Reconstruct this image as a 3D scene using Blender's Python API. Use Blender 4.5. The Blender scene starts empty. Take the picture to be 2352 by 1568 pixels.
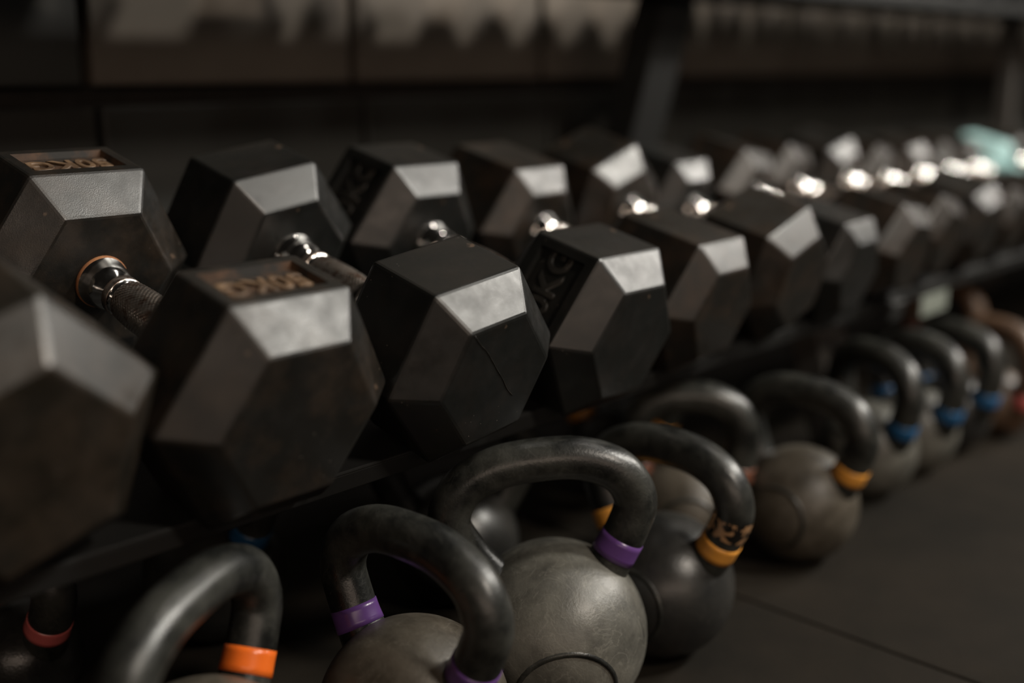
import bpy, bmesh, math, random
from mathutils import Vector, Matrix, Euler

random.seed(7)
S = bpy.context.scene
COL = S.collection
PI = math.pi
FLOOR = -0.385            # measured rack coordinates -> floor at z = 0
UP = Vector((0, 0, -FLOOR))

# ------------------------------------------------------------------ camera
YAW, PITCH, FPX = 0.8137, 0.2412, 2618.5
cam_d = bpy.data.cameras.new('camera')
cam = bpy.data.objects.new('camera', cam_d)
COL.objects.link(cam)
fw = Vector((math.sin(YAW)*math.cos(PITCH), math.cos(YAW)*math.cos(PITCH), -math.sin(PITCH)))
rt = Vector((math.cos(YAW), -math.sin(YAW), 0))
uv = rt.cross(fw)
M = Matrix((rt, uv, -fw)).transposed().to_4x4()
M.translation = Vector((-0.461, -0.8436, 0.204)) + UP
cam.matrix_world = M
cam_d.sensor_width = 36.0
cam_d.lens = 36.0*FPX/2352
cam_d.clip_start = 0.01
cam_d.clip_end = 60
cam_d.dof.use_dof = True
cam_d.dof.focus_distance = 0.955
cam_d.dof.aperture_fstop = 1.38
S.camera = cam

# ------------------------------------------------------------------ world, lamps, exposure
W = bpy.data.worlds.new('dim_gym'); S.world = W
W.use_nodes = True
bg = W.node_tree.nodes['Background']
bg.inputs['Color'].default_value = (1.0, 0.86, 0.72, 1)
bg.inputs['Strength'].default_value = 0.006
S.view_settings.view_transform = 'Standard'
S.view_settings.look = 'None'
S.view_settings.exposure = 0.0
S.view_settings.gamma = 1.0
S.view_settings.use_curve_mapping = False

AIM = Vector((0.45, -0.1, 0.0)) + UP
def lamp(name, direction, dist, radius, watts, colour, aim=AIM, spread=PI):
    d = bpy.data.lights.new(name, 'AREA')
    d.shape = 'DISK'; d.size = radius*2; d.energy = watts; d.color = colour; d.spread = spread
    o = bpy.data.objects.new(name, d); COL.objects.link(o)
    v = Vector(direction).normalized()
    o.location = aim + v*dist
    o.rotation_euler = v.to_track_quat('Z', 'Y').to_euler()
    return o
lamp('ceiling_spot', (0.46, -0.58, 0.67), 3.2, 0.16, 64, (1.0, 0.96, 0.87))
lamp('ceiling_spot', (0.72, -0.46, 0.54), 3.5, 0.16, 46, (1.0, 0.95, 0.87))
lamp('ceiling_spot', (0.90, -0.30, 0.40), 4.2, 0.16, 44, (1.0, 0.95, 0.87))
lamp('ceiling_spot', (0.34, -0.20, 0.92), 2.6, 0.12, 6, (1.0, 0.93, 0.85))
lamp('ceiling_spot', (0.0, -0.78, 0.63), 3.3, 0.18, 46, (1.0, 0.90, 0.78))
def panel_light(name, centre, w, h, watts, colour, aim):
    d = bpy.data.lights.new(name, 'AREA'); d.shape = 'RECTANGLE'; d.size = w; d.size_y = h
    d.energy = watts; d.color = colour
    o = bpy.data.objects.new(name, d); COL.objects.link(o); o.location = centre
    o.rotation_euler = (Vector(centre)-Vector(aim)).to_track_quat('Z', 'Y').to_euler()
    return o
panel_light('room_fill_panel', (-2.4, -4.3, 1.6), 4.6, 0.7, 42, (1.0, 0.78, 0.62), (0.4, -0.1, 0.9))  # added warm fill panel in place of the lit room behind the camera

# ------------------------------------------------------------------ materials
def mat(name):
    m = bpy.data.materials.new(name); m.use_nodes = True
    nt = m.node_tree
    return m, nt, nt.nodes['Principled BSDF']
def link(nt, a, b): nt.links.new(a, b)
def noise(nt, scale, detail=4, rough=0.55, coord='Object', offs=(0, 0, 0)):
    tc = nt.nodes.new('ShaderNodeTexCoord')
    mp = nt.nodes.new('ShaderNodeMapping'); mp.inputs['Location'].default_value = offs
    n = nt.nodes.new('ShaderNodeTexNoise')
    n.inputs['Scale'].default_value = scale; n.inputs['Detail'].default_value = detail
    n.inputs['Roughness'].default_value = rough
    link(nt, tc.outputs[coord], mp.inputs['Vector']); link(nt, mp.outputs['Vector'], n.inputs['Vector'])
    return n.outputs['Fac']
def ramp(nt, fac, stops):
    r = nt.nodes.new('ShaderNodeValToRGB')
    el = r.color_ramp.elements
    while len(el) < len(stops): el.new(0.5)
    for e, (p, c) in zip(el, stops):
        e.position = p; e.color = (*c, 1) if len(c) == 3 else c
    link(nt, fac, r.inputs['Fac'])
    return r.outputs['Color']
def mix(nt, fac, a, b):
    m = nt.nodes.new('ShaderNodeMix'); m.data_type = 'RGBA'
    if hasattr(fac, 'links'): link(nt, fac, m.inputs[0])
    else: m.inputs[0].default_value = fac
    for s, v in ((m.inputs[6], a), (m.inputs[7], b)):
        if hasattr(v, 'links'): link(nt, v, s)
        else: s.default_value = (*v, 1)
    return m.outputs[2]
def bump(nt, bs, h, strength, dist, prev=None):
    b = nt.nodes.new('ShaderNodeBump')
    b.inputs['Strength'].default_value = strength; b.inputs['Distance'].default_value = dist
    link(nt, h, b.inputs['Height'])
    if prev is not None: link(nt, prev, b.inputs['Normal'])
    link(nt, b.outputs['Normal'], bs.inputs['Normal'])
    return b.outputs['Normal']

def rubber(name, base, dust, lo=0.45, hi=0.75, rough=(0.30, 0.42), offs=(0, 0, 0), grain=0.25, spec=0.5):
    m, nt, bs = mat(name)
    n = noise(nt, 22, 6, 0.65, offs=offs)
    c = ramp(nt, n, [(lo, base), (hi, dust)])
    vo = nt.nodes.new('ShaderNodeTexVoronoi'); vo.inputs['Scale'].default_value = 150
    tc = nt.nodes.new('ShaderNodeTexCoord'); link(nt, tc.outputs['Object'], vo.inputs['Vector'])
    spk = ramp(nt, vo.outputs['Distance'], [(0.05, (1, 1, 1)), (0.09, (0, 0, 0))])
    keep = ramp(nt, noise(nt, 14, 4, 0.6, offs=(offs[0]+9, 2, 5)), [(0.56, (0, 0, 0)), (0.62, (1, 1, 1))])
    both = mix(nt, keep, (0, 0, 0), spk)
    c = mix(nt, both, c, (0.16, 0.14, 0.12))
    scuff = ramp(nt, noise(nt, 30, 3, 0.7, offs=(offs[0]+4, 7, 1)), [(0.69, (0, 0, 0)), (0.73, (1, 1, 1))])
    c = mix(nt, scuff, c, (0.075, 0.05, 0.034))
    link(nt, c, bs.inputs['Base Color'])
    r = ramp(nt, noise(nt, 34, 5, 0.6, offs=(3+offs[0], 1, 2)), [(0.32, (rough[0]-0.02,)*3), (0.68, (rough[1]+0.03,)*3)])
    link(nt, r, bs.inputs['Roughness'])
    bs.inputs['Specular IOR Level'].default_value = spec
    p = bump(nt, bs, noise(nt, 1100, 2, 0.5, offs=offs), grain, 0.00012)
    bump(nt, bs, noise(nt, 60, 3, 0.5, offs=offs), 0.06, 0.0012, p)
    return m
RUB = [rubber('black_rubber_%s' % s, b, d, offs=(i*3.1, i*1.7, 0), grain=g)
       for i, (s, b, d, g) in enumerate((
           ('dusty', (0.007, 0.0065, 0.0055), (0.026, 0.018, 0.012), 1.0),
           ('smooth', (0.0055, 0.006, 0.0055), (0.012, 0.010, 0.0085), 0.18),
           ('brown', (0.008, 0.007, 0.0055), (0.030, 0.018, 0.011), 0.25),
           ('caked', (0.010, 0.008, 0.0055), (0.032, 0.023, 0.016), 0.3)))]
RECESS = rubber('rusty_plate', (0.010, 0.008, 0.006), (0.10, 0.045, 0.018), 0.42, 0.66, (0.5, 0.7))
LETTER = rubber('rusty_letter', (0.05, 0.028, 0.015), (0.22, 0.14, 0.08), 0.38, 0.68, (0.4, 0.6))
LETTER_BLACK = rubber('black_letter', (0.012, 0.012, 0.011), (0.03, 0.026, 0.022), 0.35, 0.65, (0.3, 0.45))
TEAL = rubber('teal_vinyl', (0.34, 0.56, 0.56), (0.42, 0.63, 0.63), 0.3, 0.7, (0.4, 0.55), grain=0.1)

def metal(name, col, rough, aniso_noise=None, spots=None):
    m, nt, bs = mat(name)
    bs.inputs['Metallic'].default_value = 1.0
    if spots:
        f = ramp(nt, noise(nt, 90, 5, 0.7), [(0.50, (0, 0, 0)), (0.62, (1, 1, 1))])
        link(nt, mix(nt, f, col, spots), bs.inputs['Base Color'])
    else: bs.inputs['Base Color'].default_value = (*col, 1)
    r = ramp(nt, noise(nt, 120, 4), [(0.3, (rough*0.8,)*3), (0.7, (rough*1.3,)*3)])
    link(nt, r, bs.inputs['Roughness'])
    return m
CHROME = metal('chrome', (0.66, 0.65, 0.63), 0.13)
KNURL = metal('knurled_steel', (0.62, 0.56, 0.51), 0.30, spots=(0.34, 0.23, 0.18))
RUST = rubber('rust', (0.16, 0.05, 0.015), (0.30, 0.13, 0.05), 0.4, 0.6, (0.7, 0.9))

def paint_metal(name, col, rough):
    m, nt, bs = mat(name)
    n = noise(nt, 14, 5)
    link(nt, ramp(nt, n, [(0.35, tuple(c*0.75 for c in col)), (0.7, col)]), bs.inputs['Base Color'])
    bs.inputs['Roughness'].default_value = rough
    bump(nt, bs, noise(nt, 500, 2), 0.12, 0.0008)
    return m
STEEL = paint_metal('black_powder_coat', (0.007, 0.0069, 0.0063), 0.6)
STEEL_GREY = paint_metal('grey_powder_coat', (0.075, 0.068, 0.062), 0.45)
PALE = paint_metal('pale_plastic', (0.20, 0.22, 0.19), 0.5)

def iron(name, base, chalk, lo, hi, rough=0.42, scratch=0.5, offs=(0, 0, 0)):
    m, nt, bs = mat(name)
    a = ramp(nt, noise(nt, 16, 8, 0.68, offs=offs), [(lo, base), (hi, chalk)])
    sc = nt.nodes.new('ShaderNodeTexNoise'); sc.inputs['Scale'].default_value = 26
    sc.inputs['Detail'].default_value = 3; sc.inputs['Distortion'].default_value = 2.2
    tc = nt.nodes.new('ShaderNodeTexCoord'); mp = nt.nodes.new('ShaderNodeMapping')
    mp.inputs['Location'].default_value = (offs[0]+5, offs[1], offs[2])
    mp.inputs['Scale'].default_value = (1, 1, 0.55)
    link(nt, tc.outputs['Object'], mp.inputs['Vector']); link(nt, mp.outputs['Vector'], sc.inputs['Vector'])
    f = ramp(nt, sc.outputs['Fac'], [(0.485, (0, 0, 0)), (0.5, (scratch,)*3), (0.515, (0, 0, 0))])
    link(nt, mix(nt, f, a, tuple(min(1, c*2.0+0.02) for c in chalk)), bs.inputs['Base Color'])
    r = ramp(nt, noise(nt, 28, 5, offs=offs), [(0.3, (rough*0.8,)*3), (0.7, (rough*1.25,)*3)])
    link(nt, r, bs.inputs['Roughness'])
    p = bump(nt, bs, noise(nt, 420, 3, 0.6, offs=offs), 0.28, 0.0008)
    bump(nt, bs, noise(nt, 40, 4, offs=offs), 0.1, 0.003, p)
    return m
BELL_CHALK = iron('chalky_bell', (0.030, 0.029, 0.025), (0.150, 0.144, 0.122), 0.30, 0.70, 0.42, 0.16)
BELL_BROWN = iron('worn_brown_bell', (0.030, 0.024, 0.016), (0.12, 0.104, 0.082), 0.35, 0.72, 0.42, 0.16, offs=(2, 3, 1))
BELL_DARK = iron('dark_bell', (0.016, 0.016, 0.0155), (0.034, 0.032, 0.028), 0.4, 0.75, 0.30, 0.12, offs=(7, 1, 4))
BELL_RUST = iron('brown_bell', (0.05, 0.03, 0.018), (0.13, 0.08, 0.05), 0.35, 0.7, 0.45, 0.3, offs=(9, 4, 4))
HAND = iron('handle_coat', (0.006, 0.0065, 0.006), (0.060, 0.060, 0.052), 0.42, 0.78, 0.33, 0.10, offs=(1, 1, 8))
HAND_RUST = iron('brown_handle_coat', (0.05, 0.028, 0.016), (0.13, 0.075, 0.045), 0.35, 0.7, 0.42, 0.3, offs=(1, 5, 8))

def tape(name, col, chips=None, lo=0.55, under=(0.012, 0.011, 0.01)):
    m, nt, bs = mat(name)
    n = noise(nt, 40, 4)
    c = ramp(nt, n, [(0.3, tuple(x*0.8 for x in col)), (0.7, col)])
    if chips:
        f = ramp(nt, noise(nt, 120, 3, 0.6), [(lo, (0, 0, 0)), (lo+0.05, (1, 1, 1))])
        c = mix(nt, f, c, under)
    link(nt, c, bs.inputs['Base Color'])
    bs.inputs['Roughness'].default_value = 0.28
    bump(nt, bs, noise(nt, 200, 2), 0.08, 0.0006)
    return m
TAPES = {'orange': tape('orange_paint', (0.90, 0.17, 0.02)), 'amber': tape('amber_paint', (0.80, 0.35, 0.06)),
         'purple': tape('purple_paint', (0.115, 0.05, 0.20)), 'blue': tape('blue_paint', (0.02, 0.11, 0.26)),
         'pink': tape('pink_paint', (0.62, 0.14, 0.13)), 'brown': tape('rust_brown_paint', (0.20, 0.08, 0.05), True),
         'worn': tape('worn_tan_paint', (0.42, 0.24, 0.12), True, 0.45)}

m, nt, bs = mat('painted_block'); BLOCK = m
link(nt, ramp(nt, noise(nt, 5, 6, 0.6), [(0.3, (0.092, 0.074, 0.058)), (0.7, (0.126, 0.104, 0.083))]), bs.inputs['Base Color'])
bs.inputs['Roughness'].default_value = 0.75
bump(nt, bs, noise(nt, 160, 5, 0.7), 0.35, 0.002)
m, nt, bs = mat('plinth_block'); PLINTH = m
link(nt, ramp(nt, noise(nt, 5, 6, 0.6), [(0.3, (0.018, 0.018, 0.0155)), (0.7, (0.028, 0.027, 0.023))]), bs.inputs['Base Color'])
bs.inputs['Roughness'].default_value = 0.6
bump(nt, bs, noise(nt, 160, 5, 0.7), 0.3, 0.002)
m, nt, bs = mat('dark_mortar'); MORTAR = m
link(nt, ramp(nt, noise(nt, 60, 4), [(0.3, (0.012, 0.010, 0.008)), (0.7, (0.02, 0.017, 0.014))]), bs.inputs['Base Color'])
bs.inputs['Roughness'].default_value = 0.95
m, nt, bs = mat('floor_rubber'); FLOORM = m
a = ramp(nt, noise(nt, 3.2, 7, 0.65), [(0.32, (0.0065, 0.0056, 0.0040)), (0.7, (0.019, 0.0145, 0.0100))])
sp = nt.nodes.new('ShaderNodeTexVoronoi'); sp.inputs['Scale'].default_value = 9
tc = nt.nodes.new('ShaderNodeTexCoord'); link(nt, tc.outputs['Object'], sp.inputs['Vector'])
f = ramp(nt, sp.outputs['Distance'], [(0.018, (1, 1, 1)), (0.03, (0, 0, 0))])
link(nt, mix(nt, f, a, (0.30, 0.24, 0.18)), bs.inputs['Base Color'])
link(nt, ramp(nt, noise(nt, 7, 5), [(0.3, (0.7,)*3), (0.7, (0.85,)*3)]), bs.inputs['Roughness'])
bs.inputs['Specular IOR Level'].default_value = 0.12
bump(nt, bs, noise(nt, 300, 4, 0.7), 0.35, 0.002)

# ------------------------------------------------------------------ mesh helpers
def add(name, me, m=None, parent=None, loc=None, rot=None):
    o = bpy.data.objects.new(name, me); COL.objects.link(o)
    if m is not None and not me.materials: me.materials.append(m)
    if parent is not None: o.parent = parent
    if loc is not None: o.location = loc
    if rot is not None: o.rotation_euler = rot
    return o
def thing(name, label, cat, mw, group=None):
    o = bpy.data.objects.new(name, None); COL.objects.link(o)
    o.empty_display_size = 0.05
    o.matrix_world = mw
    o['label'] = label; o['category'] = cat
    if group: o['group'] = group
    return o
def to_mesh(name, bm, smooth=False, mats=()):
    bmesh.ops.recalc_face_normals(bm, faces=bm.faces)
    for f in bm.faces: f.smooth = smooth
    me = bpy.data.meshes.new(name); bm.to_mesh(me); bm.free()
    for mm in mats: me.materials.append(mm)
    return me
def bm_box(bm, x0, x1, y0, y1, z0, z1, bev=0.0):
    r = bmesh.ops.create_cube(bm, size=1)
    for v in r['verts']:
        v.co = Vector((x0+(v.co.x+.5)*(x1-x0), y0+(v.co.y+.5)*(y1-y0), z0+(v.co.z+.5)*(z1-z0)))
    if bev:
        es = list({e for v in r['verts'] for e in v.link_edges})
        bmesh.ops.bevel(bm, geom=es, offset=bev, segments=2, affect='EDGES', profile=0.5)
def box_mesh(name, x0, x1, y0, y1, z0, z1, bev, m):
    bm = bmesh.new(); bm_box(bm, x0, x1, y0, y1, z0, z1, bev)
    return to_mesh(name, bm, False, [m])
def lathe(name, prof, seg, mats, midx=None, closed=False):
    """prof: list of (y, r) turned about the local Y axis"""
    bm = bmesh.new(); rings = []
    for y, r in prof:
        rings.append([bm.verts.new((r*math.cos(2*PI*k/seg), y, r*math.sin(2*PI*k/seg))) for k in range(seg)])
    for i in range(len(rings)-1):
        for k in range(seg):
            f = bm.faces.new((rings[i][k], rings[i][(k+1) % seg], rings[i+1][(k+1) % seg], rings[i+1][k]))
            if midx: f.material_index = midx[i]
    bm.faces.new(rings[0]); bm.faces.new(rings[-1][::-1])
    return to_mesh(name, bm, True, mats)
def beam(name, p, q, w, d, bev, m, xdir=Vector((1, 0, 0))):
    """box tube from p to q, w wide along xdir and d deep"""
    p, q = Vector(p), Vector(q); z = (q-p).normalized()
    x = (xdir - z*xdir.dot(z)).normalized(); y = z.cross(x)
    bm = bmesh.new(); bm_box(bm, -w/2, w/2, -d/2, d/2, 0, (q-p).length, bev)
    T = Matrix((x, y, z)).transposed().to_4x4(); T.translation = p
    bm.transform(T)
    return to_mesh(name, bm, False, [m])
_txt = {}
def text_mesh(s, size, depth, m):
    k = (s, round(size, 4), round(depth, 5), m.name)
    if k in _txt: return _txt[k]
    cu = bpy.data.curves.new('lettering', 'FONT'); cu.body = s; cu.size = size
    cu.extrude = depth/2; cu.bevel_depth = depth*0.25; cu.bevel_resolution = 1
    cu.align_x = 'CENTER'; cu.align_y = 'CENTER'; cu.resolution_u = 3; cu.offset = size*0.012
    o = bpy.data.objects.new('tmp_text', cu); COL.objects.link(o)
    dg = bpy.context.evaluated_depsgraph_get()
    me = bpy.data.meshes.new_from_object(o.evaluated_get(dg)); me.name = 'lettering'
    bpy.data.objects.remove(o); bpy.data.curves.remove(cu)
    me.materials.clear(); me.materials.append(m)
    _txt[k] = me
    return me

# ------------------------------------------------------------------ setting: floor tiles, block wall
def struct(o): o['kind'] = 'structure'; return o
base = struct(add('floor', box_mesh('floor', -3.5, 7, -5, 0.66, -0.06, -0.012, 0, MORTAR)))
tile = box_mesh('floor_tile', 0.0015, 0.9985, 0.0015, 0.9985, -0.012, 0.0, 0.0018, FLOORM)
for i in range(-4, 6):
    for j in range(-4, 2):
        add('tile', tile, None, base, loc=(0.578+i, -0.70+j-0.0, 0)) if -0.70+j+1 < 0.7 else None
WALL_Y = 0.50
wb = struct(add('wall_back', box_mesh('wall_back', -3.5, 7, WALL_Y+0.025, WALL_Y+0.16, 0, 2.6, 0, MORTAR)))
JX, JW, JH, JZ = 0.2147, 0.410, 0.2, 0.552          # joint position and block module
blk = box_mesh('wall_block', 0.007, JW-0.007, 0, 0.09, 0.007, JH-0.007, 0.004, BLOCK)
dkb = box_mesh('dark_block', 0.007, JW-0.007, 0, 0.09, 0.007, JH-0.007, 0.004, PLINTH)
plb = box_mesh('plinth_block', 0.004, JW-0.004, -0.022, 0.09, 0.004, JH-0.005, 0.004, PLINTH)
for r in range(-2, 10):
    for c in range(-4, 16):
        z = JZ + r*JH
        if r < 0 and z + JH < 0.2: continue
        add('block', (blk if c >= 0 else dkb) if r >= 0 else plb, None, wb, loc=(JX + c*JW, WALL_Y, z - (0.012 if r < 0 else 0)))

# ------------------------------------------------------------------ dumbbells
TILT = 0.2382
A0 = Vector((0, -math.cos(TILT), -math.sin(TILT)))
N0 = Vector((0, -math.sin(TILT), math.cos(TILT)))
R1 = 0.103
def hex_pts(R, t): return [Vector((R*math.cos(math.radians(a)), t, R*math.sin(math.radians(a)))) for a in (120, 60, 0, -60, -120, 180)]
def head_mesh(R, L, c, k, m, plate=None, bev=0.0024):
    bm = bmesh.new()
    rings = [[bm.verts.new(p) for p in hex_pts(R*s, t)] for s, t in ((k, -L/2-c), (1, -L/2), (1, L/2), (k, L/2+c))]
    side = []
    for i in range(3):
        for v in range(6):
            f = bm.faces.new((rings[i][v], rings[i][(v+1) % 6], rings[i+1][(v+1) % 6], rings[i+1][v]))
            if i == 1: side.append(f)
    bm.faces.new(rings[0]); bm.faces.new(rings[-1][::-1])
    bmesh.ops.recalc_face_normals(bm, faces=bm.faces)
    edges = list(bm.edges)
    if plate is not None:
        f = side[plate]
        bmesh.ops.inset_individual(bm, faces=[f], thickness=0.0145, depth=0)
        r = bmesh.ops.inset_individual(bm, faces=[f], thickness=0.0022, depth=-0.0055)
        f.material_index = 1
        for g in r['faces']: g.material_index = 1
    bmesh.ops.bevel(bm, geom=edges, offset=bev, segments=2, affect='EDGES', profile=0.55, clamp_overlap=True)
    return to_mesh('head', bm, False, [m, RECESS if plate == 0 else m])
_grip = {}
def grip_mesh(hl, fine):
    """knurled grip turned about Y, half length hl"""
    key = (round(hl, 4), fine)
    if key in _grip: return _grip[key]
    na, nl = (168, 130) if fine else (40, 20)
    V, F = [], []
    for j in range(nl+1):
        y = -hl + 2*hl*j/nl
        s = abs(y)/hl
        r = 0.0176 + 0.0016*(1-s*s)
        for i in range(na):
            th = 2*PI*i/na
            rr = r
            if fine and 0 < j < nl:
                u = th*28/PI*PI; w = y*1500
                rr += 0.00042*(max(abs(math.sin(u/2+w/2)), 0.0) + abs(math.sin(u/2-w/2)) - 1.0)
            V.append((rr*math.cos(th), y, rr*math.sin(th)))
    for j in range(nl):
        for i in range(na):
            F.append((j*na+i, j*na+(i+1) % na, (j+1)*na+(i+1) % na, (j+1)*na+i))
    F.append(tuple(range(na))); F.append(tuple((nl)*na+i for i in range(na))[::-1])
    me = bpy.data.meshes.new('grip'); me.from_pydata(V, [], F); me.update()
    for p in me.polygons: p.use_smooth = True
    me.materials.append(KNURL); _grip[key] = me
    return me
def collar_mesh(hin, hl, sgn, rusty, m):
    """from the head face (y = hin) down to the grip (y = hl)"""
    d = hin - hl
    prof = [(hin+0.002, 0.0236), (hin-0.0022, 0.0236), (hin-0.0030, 0.0226), (hin-d*0.28, 0.0208), (hin-d*0.50, 0.0180), (hin-d*0.56, 0.0136),
            (hin-d*0.66, 0.0136), (hin-d*0.68, 0.0172), (hin-d*0.70, 0.0180), (hin-d*0.84, 0.0180), (hin-d*0.86, 0.0172), (hin-d*0.88, 0.0152), (hl-0.001, 0.0152)]
    midx = [1 if (rusty and i < 2) else (2 if 6 <= i <= 9 else 0) for i in range(len(prof)-1)]
    return lathe('collar', [(sgn*y, r) for y, r in prof], 40, [m, RUST, KNURL], midx)

def frame(roll, yawd, flat=False):
    a, X = A0.copy(), Vector((1, 0, 0))
    if flat: return Vector((0, -1, 0)), X, Vector((0, 0, 1))
    c, s = math.cos(yawd), math.sin(yawd)
    a, X = c*a + s*X, c*X - s*a
    c, s = math.cos(roll), math.sin(roll)
    return a, c*X + s*N0, c*N0 - s*X
def dumbbell(p, label, rub, plate=None, text=None, flip=False, fine=False, rusty=False, group='hex dumbbells on the lower rack shelf',
             origin=None, allmat=None, tscale=1.0):
    x, y, no, roll, yw, R, A, B, c, k = p
    a, X, n = frame(roll, yw, origin is not None)
    ap = R*math.sqrt(3)/2
    C = Vector((x, 0, 0)) + A0*y + N0*(ap - R1*math.sqrt(3)/2 + no) + UP
    if origin is not None: C = origin
    mw = Matrix((X, -a, n)).transposed().to_4x4(); mw.translation = C
    t = thing('hex_dumbbell', label, 'dumbbell', mw, group)
    hm = head_mesh(R, B-A, c, k, allmat or rub, plate)
    for sg in (-1, 1):
        h = add('head', hm, None, t, loc=(0, sg*(A+B)/2, 0))
        if text:
            ang = {0: 90, 5: 150, 1: 30}[plate]
            rm = Euler((0, math.radians(90-ang), 0)).to_matrix().to_4x4()
            tm = text_mesh(text, (B-A)*0.50*tscale, 0.0022, LETTER if plate == 0 else LETTER_BLACK)
            o = add('lettering', tm, None, h)
            o.matrix_local = rm @ Matrix.Translation((0, 0, ap-0.0055+0.0006)) @ Matrix.Rotation(PI if flip else 0, 4, 'Z')
    hin = A - c
    hl = hin*0.42
    add('grip', grip_mesh(hl, fine), allmat, t) if not allmat else add('grip', lathe('grip', [(-hin, .017), (-hin*.5, .0165), (0, .018), (hin*.5, .0165), (hin, .017)], 32, [allmat]), None, t)
    if not allmat:
        for sg in (-1, 1): add('collar', collar_mesh(hin, hl, sg, rusty, CHROME), None, t)
    return t

DB = [
 ([-0.1945, -0.0038, 0.0127, 0.3468, -0.0076, 0.1050, 0.095, 0.1783, 0.0292, 0.6726], 'large rolled hex dumbbell cropped by the left edge, blurred in the foreground', 3, {}),
 ([0.0, 0.0, 0.0, -0.0076, 0.005, 0.103, 0.1113, 0.1785, 0.0294, 0.661], 'hex dumbbell with rusty sunken weight plate on top of both heads', 0, dict(plate=0, text='50KG', flip=True, fine=True, rusty=True, tscale=0.92)),
 ([0.1955, 0.0037, 0.0085, 0.149, -0.0256, 0.0925, 0.1078, 0.1854, 0.0282, 0.6524], 'sharply focused tilted hex dumbbell with speckled plain top and cracked front face', 1, dict(fine=True)),
 ([0.3818, 0.0041, 0.0002, -0.0148, 0.0154, 0.0944, 0.1045, 0.1797, 0.0273, 0.6601], 'hex dumbbell with black KG lettering sunk into its upper left side', 1, dict(plate=5, text='40KG', tscale=0.95)),
 ([0.5624, -0.0118, 0.0005, -0.0042, 0.0151, 0.0863, 0.0818, 0.1830, 0.0245, 0.650], 'hex dumbbell lying flat, next beyond the one with KG lettering', 2, {}),
 ([0.7275, -0.0037, 0.0106, 0.3471, 0.0200, 0.0860, 0.088, 0.1713, 0.0263, 0.6594], 'brownish hex dumbbell rolled onto an edge, corner pointing up, sixth from the left', 2, {}),
 ([0.888, -0.0054, 0.0005, 0.0036, 0.0264, 0.0785, 0.0901, 0.1728, 0.0212, 0.6597], 'blurred hex dumbbell lying flat just beyond the brownish rolled one', 1, {}),
 ([1.048, -0.0074, 0.0080, -0.1514, -0.0041, 0.0765, 0.0894, 0.1711, 0.0248, 0.6724], 'blurred hex dumbbell tipped towards the far end, eighth from the left', 2, {}),
 ([1.193, -0.0168, 0.0100, -0.2161, 0.0058, 0.0725, 0.0918, 0.1693, 0.0217, 0.6753], 'blurred hex dumbbell tipped towards the far end, ninth from the left', 2, {}),
 ([1.3414, -0.0133, 0.0085, 0.2317, 0.0151, 0.0756, 0.0871, 0.1662, 0.0239, 0.6651], 'blurred hex dumbbell rolled towards the camera, tenth from the left', 0, {}),
 ([1.487, -0.012, 0.006, -0.16, 0.0, 0.067, 0.086, 0.160, 0.022, 0.665], 'small blurred hex dumbbell, fourth to the left of the teal one', 2, {}),
 ([1.628, -0.012, 0.006, 0.10, 0.0, 0.066, 0.085, 0.158, 0.022, 0.665], 'small blurred hex dumbbell, third to the left of the teal one', 2, {}),
 ([1.760, -0.012, 0.006, -0.22, 0.0, 0.063, 0.084, 0.156, 0.022, 0.665], 'small blurred brownish hex dumbbell, second to the left of the teal one', 2, {}),
 ([1.887, -0.012, 0.004, 0.05, 0.0, 0.061, 0.083, 0.154, 0.021, 0.665], 'small blurred hex dumbbell directly left of the teal one', 2, {}),
]
RUB2_ROOT = []
for p, lab, ri, kw in DB:
    RUB2_ROOT.append(dumbbell(p, lab, RUB[ri], **kw))
dumbbell([2.028, -0.012, 0.002, 0.0, 0.0, 0.060, 0.066, 0.150, 0.012, 0.76], 'pale teal vinyl dumbbell at the far right end of the shelf', TEAL, allmat=TEAL)
dumbbell([2.155, -0.012, 0.004, 0.12, 0.0, 0.060, 0.083, 0.150, 0.02, 0.665], 'small dark hex dumbbell just right of the teal one', RUB[2])

# ------------------------------------------------------------------ dumbbell rack
RX0, RX1 = -0.75, 3.5  # far end runs past the end post, added to shade the far wall
rack = thing('dumbbell_rack', 'black steel two-tier dumbbell rack standing against the block wall', 'rack', Matrix.Translation((1.0, 0.1, 0)))
inv = rack.matrix_world.inverted()
def rpart(name, me):
    me.transform(inv)
    return add(name, me, None, rack)
def shelf_rail(t, w, lip, y_sign):
    """angle-steel rail running along the row below the heads"""
    bm = bmesh.new()
    bm_box(bm, RX0, RX1, -w/2, w/2, -0.004, 0.0, 0.0015)
    yy = -w/2 if y_sign < 0 else w/2-0.004
    bm_box(bm, RX0, RX1, yy, yy+0.004, -lip, -0.002, 0.0015)
    # local: Y towards the rear, Z normal
    T = Matrix((Vector((1, 0, 0)), -A0, N0)).transposed().to_4x4()
    T.translation = UP + A0*t - N0*(R1*math.sqrt(3)/2 + 0.0006)
    bm.transform(T)
    return to_mesh('rail', bm, False, [STEEL])
rpart('shelf_rail', shelf_rail(0.132, 0.056, 0.02, -1))
rpart('shelf_rail', shelf_rail(-0.145, 0.06, 0.03, 1))
bm = bmesh.new(); bm_box(bm, RX0, RX1, -0.150, 0.165, -0.0075, -0.0045, 0.001)
T = Matrix((Vector((1, 0, 0)), -A0, N0)).transposed().to_4x4(); T.translation = UP - N0*(R1*math.sqrt(3)/2 + 0.0006)
bm.transform(T); rpart('shelf_plate', to_mesh('shelf_plate', bm, False, [STEEL]))
UZ, UY = 0.305+0.385, 0.262                       # upper shelf lip
bm = bmesh.new()
bm_box(bm, RX0, RX1, UY-0.115, UY+0.098, UZ+0.008, UZ+0.012, 0.0015)
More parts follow.
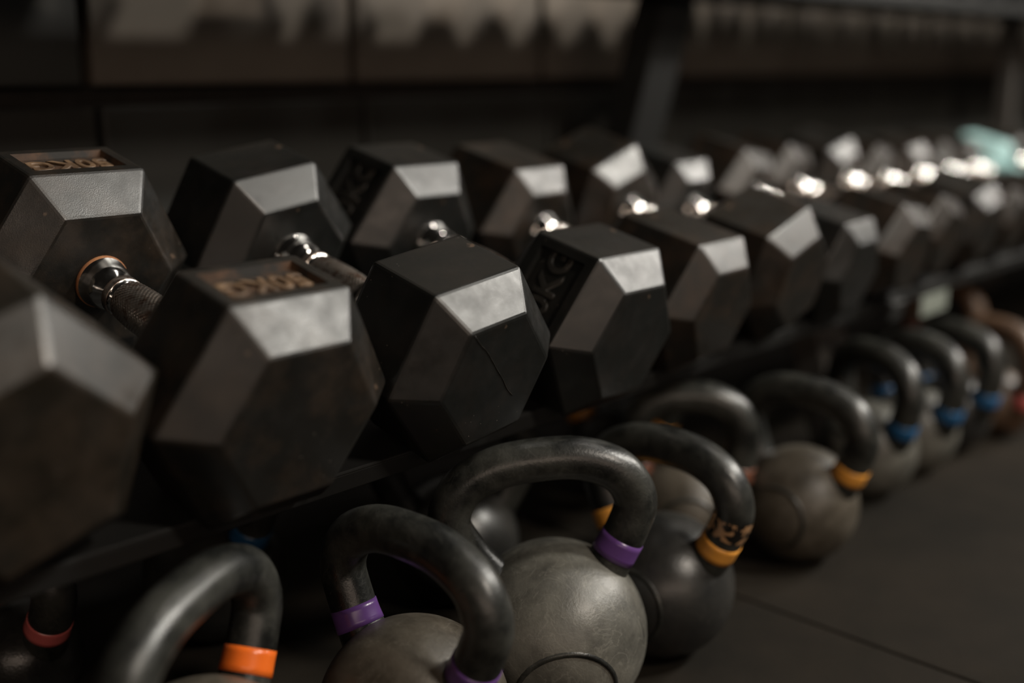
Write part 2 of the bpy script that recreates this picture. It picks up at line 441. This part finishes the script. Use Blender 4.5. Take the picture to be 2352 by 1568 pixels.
bm_box(bm, RX0, RX1, UY-0.119, UY-0.115, UZ, UZ+0.022, 0.0015)
bm_box(bm, RX0, RX1, UY+0.096, UY+0.10, UZ, UZ+0.036, 0.0015)  # unseen rear lip, added to raise the shelf's shadow on the wall
rpart('upper_shelf', to_mesh('upper_shelf', bm, False, [STEEL]))
for fx in (-0.68, 1.065, 2.62):
    w = 0.085 if fx < 2 else 0.032
    wm = STEEL if fx < 2 else STEEL_GREY
    if fx < 2:
        rpart('rear_upright', beam('rear_upright', (fx, 0.455, 0.0), (fx, 0.2625, 0.685), w, 0.055, 0.004, STEEL))
        rpart('front_leg', beam('front_leg', (fx+0.02, -0.078, 0.0), (fx+0.02, -0.002, 0.256), w, 0.05, 0.004, STEEL_GREY))
        rpart('shelf_bracket', beam('shelf_bracket', (fx, -0.155, 0.243), (fx, 0.40, 0.372), 0.04, 0.03, 0.003, STEEL))
    else:
        rpart('rear_upright', beam('rear_upright', (fx, 0.30, 0.0), (fx, 0.30, 0.692), w, 0.04, 0.004, STEEL_GREY))
        rpart('shelf_bracket', beam('shelf_bracket', (fx, -0.155, 0.243), (fx, 0.36, 0.366), 0.04, 0.03, 0.003, STEEL))
        rpart('front_leg', beam('front_leg', (fx, -0.08, 0.0), (fx, -0.01, 0.255), 0.05, 0.05, 0.004, STEEL_GREY))
rpart('label_holder', box_mesh('label_holder', 1.125, 1.215, -0.1635, -0.1605, 0.226, 0.256, 0.001, PALE))

# upper tier: the small dumbbells whose shadows fall on the wall
up_x = [(-0.08, .085), (0.10, .088), (0.285, .090), (0.535, .066), (0.69, .066), (0.865, .045), (0.978, .048), (1.094, .048), (1.207, .047), (1.32, .046)]
up_x += [(1.465+0.155*i, .075) for i in range(13)]  # unseen far ones, added large and close together to shade the far wall
for i, (x, R) in enumerate(up_x):
    dumbbell([0, 0, 0, 0.0, 0, R, 0.026, 0.070, 0.010, 0.68],
             'hex dumbbell on the upper rack shelf, above the top edge of the picture', RUB[1],
             group='dumbbells on the upper rack shelf', origin=Vector((x, UY+0.010, UZ+0.0125+R*math.sqrt(3)/2)))

# ------------------------------------------------------------------ kettlebells
def catmull(pts, n):
    out = []
    P = [pts[0]*2-pts[1]] + pts + [pts[-1]*2-pts[-2]]
    for i in range(1, len(P)-2):
        p0, p1, p2, p3 = P[i-1:i+3]
        for k in range(n):
            t = k/n
            out.append(0.5*((2*p1)+(p2-p0)*t+(2*p0-5*p1+4*p2-p3)*t*t+(3*p1-p0-3*p2+p3)*t**3))
    out.append(P[-2]); return out
def tube(name, path, radii, seg, mats, cap=True):
    bm = bmesh.new(); rings = []
    for i, p in enumerate(path):
        d = (path[min(i+1, len(path)-1)]-path[max(i-1, 0)]).normalized()
        yv = Vector((0, 1, 0)); xv = yv.cross(d).normalized()
        rings.append([bm.verts.new(p + (xv*math.cos(2*PI*k/seg)+yv*math.sin(2*PI*k/seg))*radii[i]) for k in range(seg)])
    for i in range(len(rings)-1):
        for k in range(seg):
            bm.faces.new((rings[i][k], rings[i][(k+1) % seg], rings[i+1][(k+1) % seg], rings[i+1][k]))
    if cap: bm.faces.new(rings[0]); bm.faces.new(rings[-1][::-1])
    return to_mesh(name, bm, True, mats)
def kettlebell(x, y, r, phi, label, band, bell, hand=HAND, hw=0.080, hh=0.094, tr=0.0195, wb_=0.056, emblem=True, bands=(1, 1), text=None, lean=0.0, em_tilt=0.0, worn=False):
    zc = r*0.93
    mw = Matrix.Translation((x, y, abs(lean)*0.03)) @ Matrix.Rotation(phi, 4, 'Z') @ Matrix.Rotation(lean, 4, 'Y')
    t = thing('kettlebell', label, 'kettlebell', mw, 'kettlebells on the floor under the rack')
    # ball, flattened below
    bm = bmesh.new(); seg, nr = 56, 36; rings = []
    for j in range(nr+1):
        a = -PI/2 + PI*j/nr
        z = max(r*math.sin(a), -r*0.93); rr = r*math.cos(a)
        if j in (0, nr): rings.append([bm.verts.new((0, 0, zc+z))]); continue
        rings.append([bm.verts.new((rr*math.cos(2*PI*k/seg), rr*math.sin(2*PI*k/seg), zc+z)) for k in range(seg)])
    for i in range(nr):
        A_, B_ = rings[i], rings[i+1]
        for k in range(seg):
            if len(A_) == 1: bm.faces.new((A_[0], B_[(k+1) % seg], B_[k]))
            elif len(B_) == 1: bm.faces.new((A_[k], A_[(k+1) % seg], B_[0]))
            else: bm.faces.new((A_[k], A_[(k+1) % seg], B_[(k+1) % seg], B_[k]))
    ball = add('bell', to_mesh('bell', bm, True, [bell]), None, t)
    # handle: horns rise out of the ball, bow outwards and close in a flat-topped arch
    zt = zc + r + hh - tr
    zb = zc + math.sqrt(max(r*r - wb_*wb_, 1e-6))
    half = [Vector((-wb_*0.62, 0, zb-0.03)), Vector((-wb_, 0, zb)), Vector((-wb_-(hw-wb_)*0.66, 0, zb+(zt-zb)*0.28)), Vector((-hw, 0, zb+(zt-zb)*0.54)),
            Vector((-hw*0.84, 0, zt-(zt-zb)*0.19)), Vector((-hw*0.46, 0, zt-(zt-zb)*0.035))]
    pts = half + [Vector((0, 0, zt))] + [Vector((-p.x, 0, p.z)) for p in half[::-1]]
    path = catmull(pts, 7); n = len(path)-1
    def rad(i):
        s = min(i, n-i)/n
        return tr*(1.0 + 0.22*max(0, 1-s/0.13)**1.5)
    rads = [rad(i) for i in range(n+1)]
    add('handle', tube('handle', path, rads, 28, [hand]), None, t)
    i0, i1 = 8, 12
    for side, on in ((0, bands[0]), (1, bands[1])):
        if not on: continue
        idx = list(range(i0, i1+1)) if side == 0 else list(range(n-i1, n-i0+1))
        pp = [path[i] for i in idx]; rr = [rads[i]+0.0007 for i in idx]
        add('band', tube('band', pp, rr, 28, [TAPES[band]]), None, t)
    if worn:
        idx = list(range(n-i1-7, n-i1-1))
        add('worn_paint', tube('worn_paint', [path[i] for i in idx], [rads[i]+0.0004 for i in idx], 28, [TAPES['worn']], cap=False), None, t)
    if emblem:
        # shallow raised ring and weight mark on the face of the ball
        er = r*0.52
        bm = bmesh.new(); segs, m_ = 40, 4
        prof = [(-0.0030, -0.0030), (-0.0015, 0.0009), (0.0015, 0.0009), (0.0030, -0.0030)]
        Rg = []
        for k in range(segs):
            th = 2*PI*k/segs; ring = []
            for dr, dh in prof:
                q = er+dr; cx, cz = q*math.cos(th), q*math.sin(th)
                yy = -math.sqrt(max((r+dh)**2 - q*q, 0))
                ring.append(bm.verts.new((cx, yy, zc+cz-0.0)))
            Rg.append(ring)
        for k in range(segs):
            for j in range(3):
                bm.faces.new((Rg[k][j], Rg[k][j+1], Rg[(k+1) % segs][j+1], Rg[(k+1) % segs][j]))
        EM = Matrix.Translation((0, 0, zc)) @ Matrix.Rotation(em_tilt, 4, 'X') @ Matrix.Translation((0, 0, -zc))
        bm.transform(EM)
        add('emblem_ring', to_mesh('emblem_ring', bm, True, [HAND]), None, t)
        if text:
            tm = text_mesh(text, r*0.42, 0.003, HAND).copy()
            for v in tm.vertices:
                X, Y, Z = v.co; v.co = Vector((X, -math.sqrt(max(r*r-X*X-Y*Y, 0)) - 0.0006 - Z*0.6, zc+Y))
            tm.transform(EM); add('lettering', tm, None, t)
    return t
D = math.radians
KB = [
 dict(x=-0.090, y=-0.190, r=0.083, phi=D(28), label='kettlebell nearest the camera with bright orange band on its handle, lower left', band='orange', bell=BELL_BROWN, hw=0.090, wb_=0.062),
 dict(x=0.088, y=-0.215, r=0.079, phi=D(-88), label='kettlebell with purple bands and worn brown ball, handle in sharp focus', band='purple', bell=BELL_BROWN, hw=0.083, wb_=0.060),
 dict(x=0.2650, y=-0.2225, r=0.0845, hh=0.102, phi=D(-42), label='chalky grey kettlebell with purple band, whole round ball showing', band='purple', bell=BELL_CHALK, text='KG', bands=(0, 1), hw=0.084, lean=-0.10, em_tilt=0.30),
 dict(x=0.427, y=-0.216, r=0.074, phi=D(-86), label='dark kettlebell with chipped amber band just beyond the chalky grey one', band='amber', bell=BELL_DARK, hw=0.078, worn=True),
 dict(x=0.620, y=-0.110, r=0.068, phi=D(-52), label='kettlebell set back behind the dark amber banded one, worn brown band', band='brown', bell=BELL_BROWN, hw=0.066),
 dict(x=0.727, y=-0.203, r=0.071, phi=D(-88), label='kettlebell with amber band in front of the grey rack leg', band='amber', bell=BELL_BROWN, hw=0.074, hh=0.090, bands=(0, 1)),
 dict(x=0.985, y=-0.165, r=0.067, phi=D(-112), label='blurred kettlebell with blue bands, nearest of the blue banded ones', band='blue', bell=BELL_CHALK, hw=0.070, hh=0.088),
 dict(x=1.118, y=-0.170, r=0.064, phi=D(-108), label='blurred kettlebell with blue bands, second of the blue banded ones', band='blue', bell=BELL_CHALK, hw=0.068, hh=0.086),
 dict(x=1.246, y=-0.172, r=0.062, phi=D(-105), label='blurred kettlebell with dark blue band beside the pink banded one', band='blue', bell=BELL_DARK, hw=0.066, hh=0.085),
 dict(x=1.376, y=-0.185, r=0.055, phi=D(-105), label='brown kettlebell with pink bands at the far right', band='pink', bell=BELL_RUST, hand=HAND_RUST, hw=0.066, hh=0.085),
 dict(x=1.61, y=0.0, r=0.060, phi=D(-100), label='brown kettlebell with pink band set back beyond the blue banded ones', band='pink', bell=BELL_RUST, hand=HAND_RUST, hw=0.064, hh=0.084),
 # second row, deeper under the shelf
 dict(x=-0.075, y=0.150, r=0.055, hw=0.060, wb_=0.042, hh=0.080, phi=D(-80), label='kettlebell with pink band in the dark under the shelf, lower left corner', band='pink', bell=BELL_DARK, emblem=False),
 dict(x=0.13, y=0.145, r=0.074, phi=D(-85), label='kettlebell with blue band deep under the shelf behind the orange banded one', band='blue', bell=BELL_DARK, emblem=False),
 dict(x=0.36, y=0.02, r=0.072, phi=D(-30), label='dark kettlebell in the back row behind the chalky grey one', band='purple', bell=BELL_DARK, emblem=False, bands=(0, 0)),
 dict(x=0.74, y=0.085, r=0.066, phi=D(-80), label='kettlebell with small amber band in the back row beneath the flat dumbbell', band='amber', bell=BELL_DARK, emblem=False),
]
for k in KB: kettlebell(**k)

# moulding seam across the front face of the sharply focused dumbbell
p = DB[2][0]
yf = -(p[7]+p[8]) - 0.0002
q = [(-0.302, 0.55), (-0.22, 0.43), (-0.15, 0.35), (-0.07, 0.22), (0.00, 0.10), (0.08, -0.03), (0.14, -0.15), (0.22, -0.25)]
path = catmull([Vector((a*p[5], b*p[5], 0)) for a, b in q], 3)
me = tube('moulding_seam', [Vector((v.x, 0, v.y)) for v in path], [0.00028+0.0003*random.random() for _ in path], 6, [RUB[0]])
add('moulding_seam', me, None, RUB2_ROOT[2], loc=(0, yf, 0))
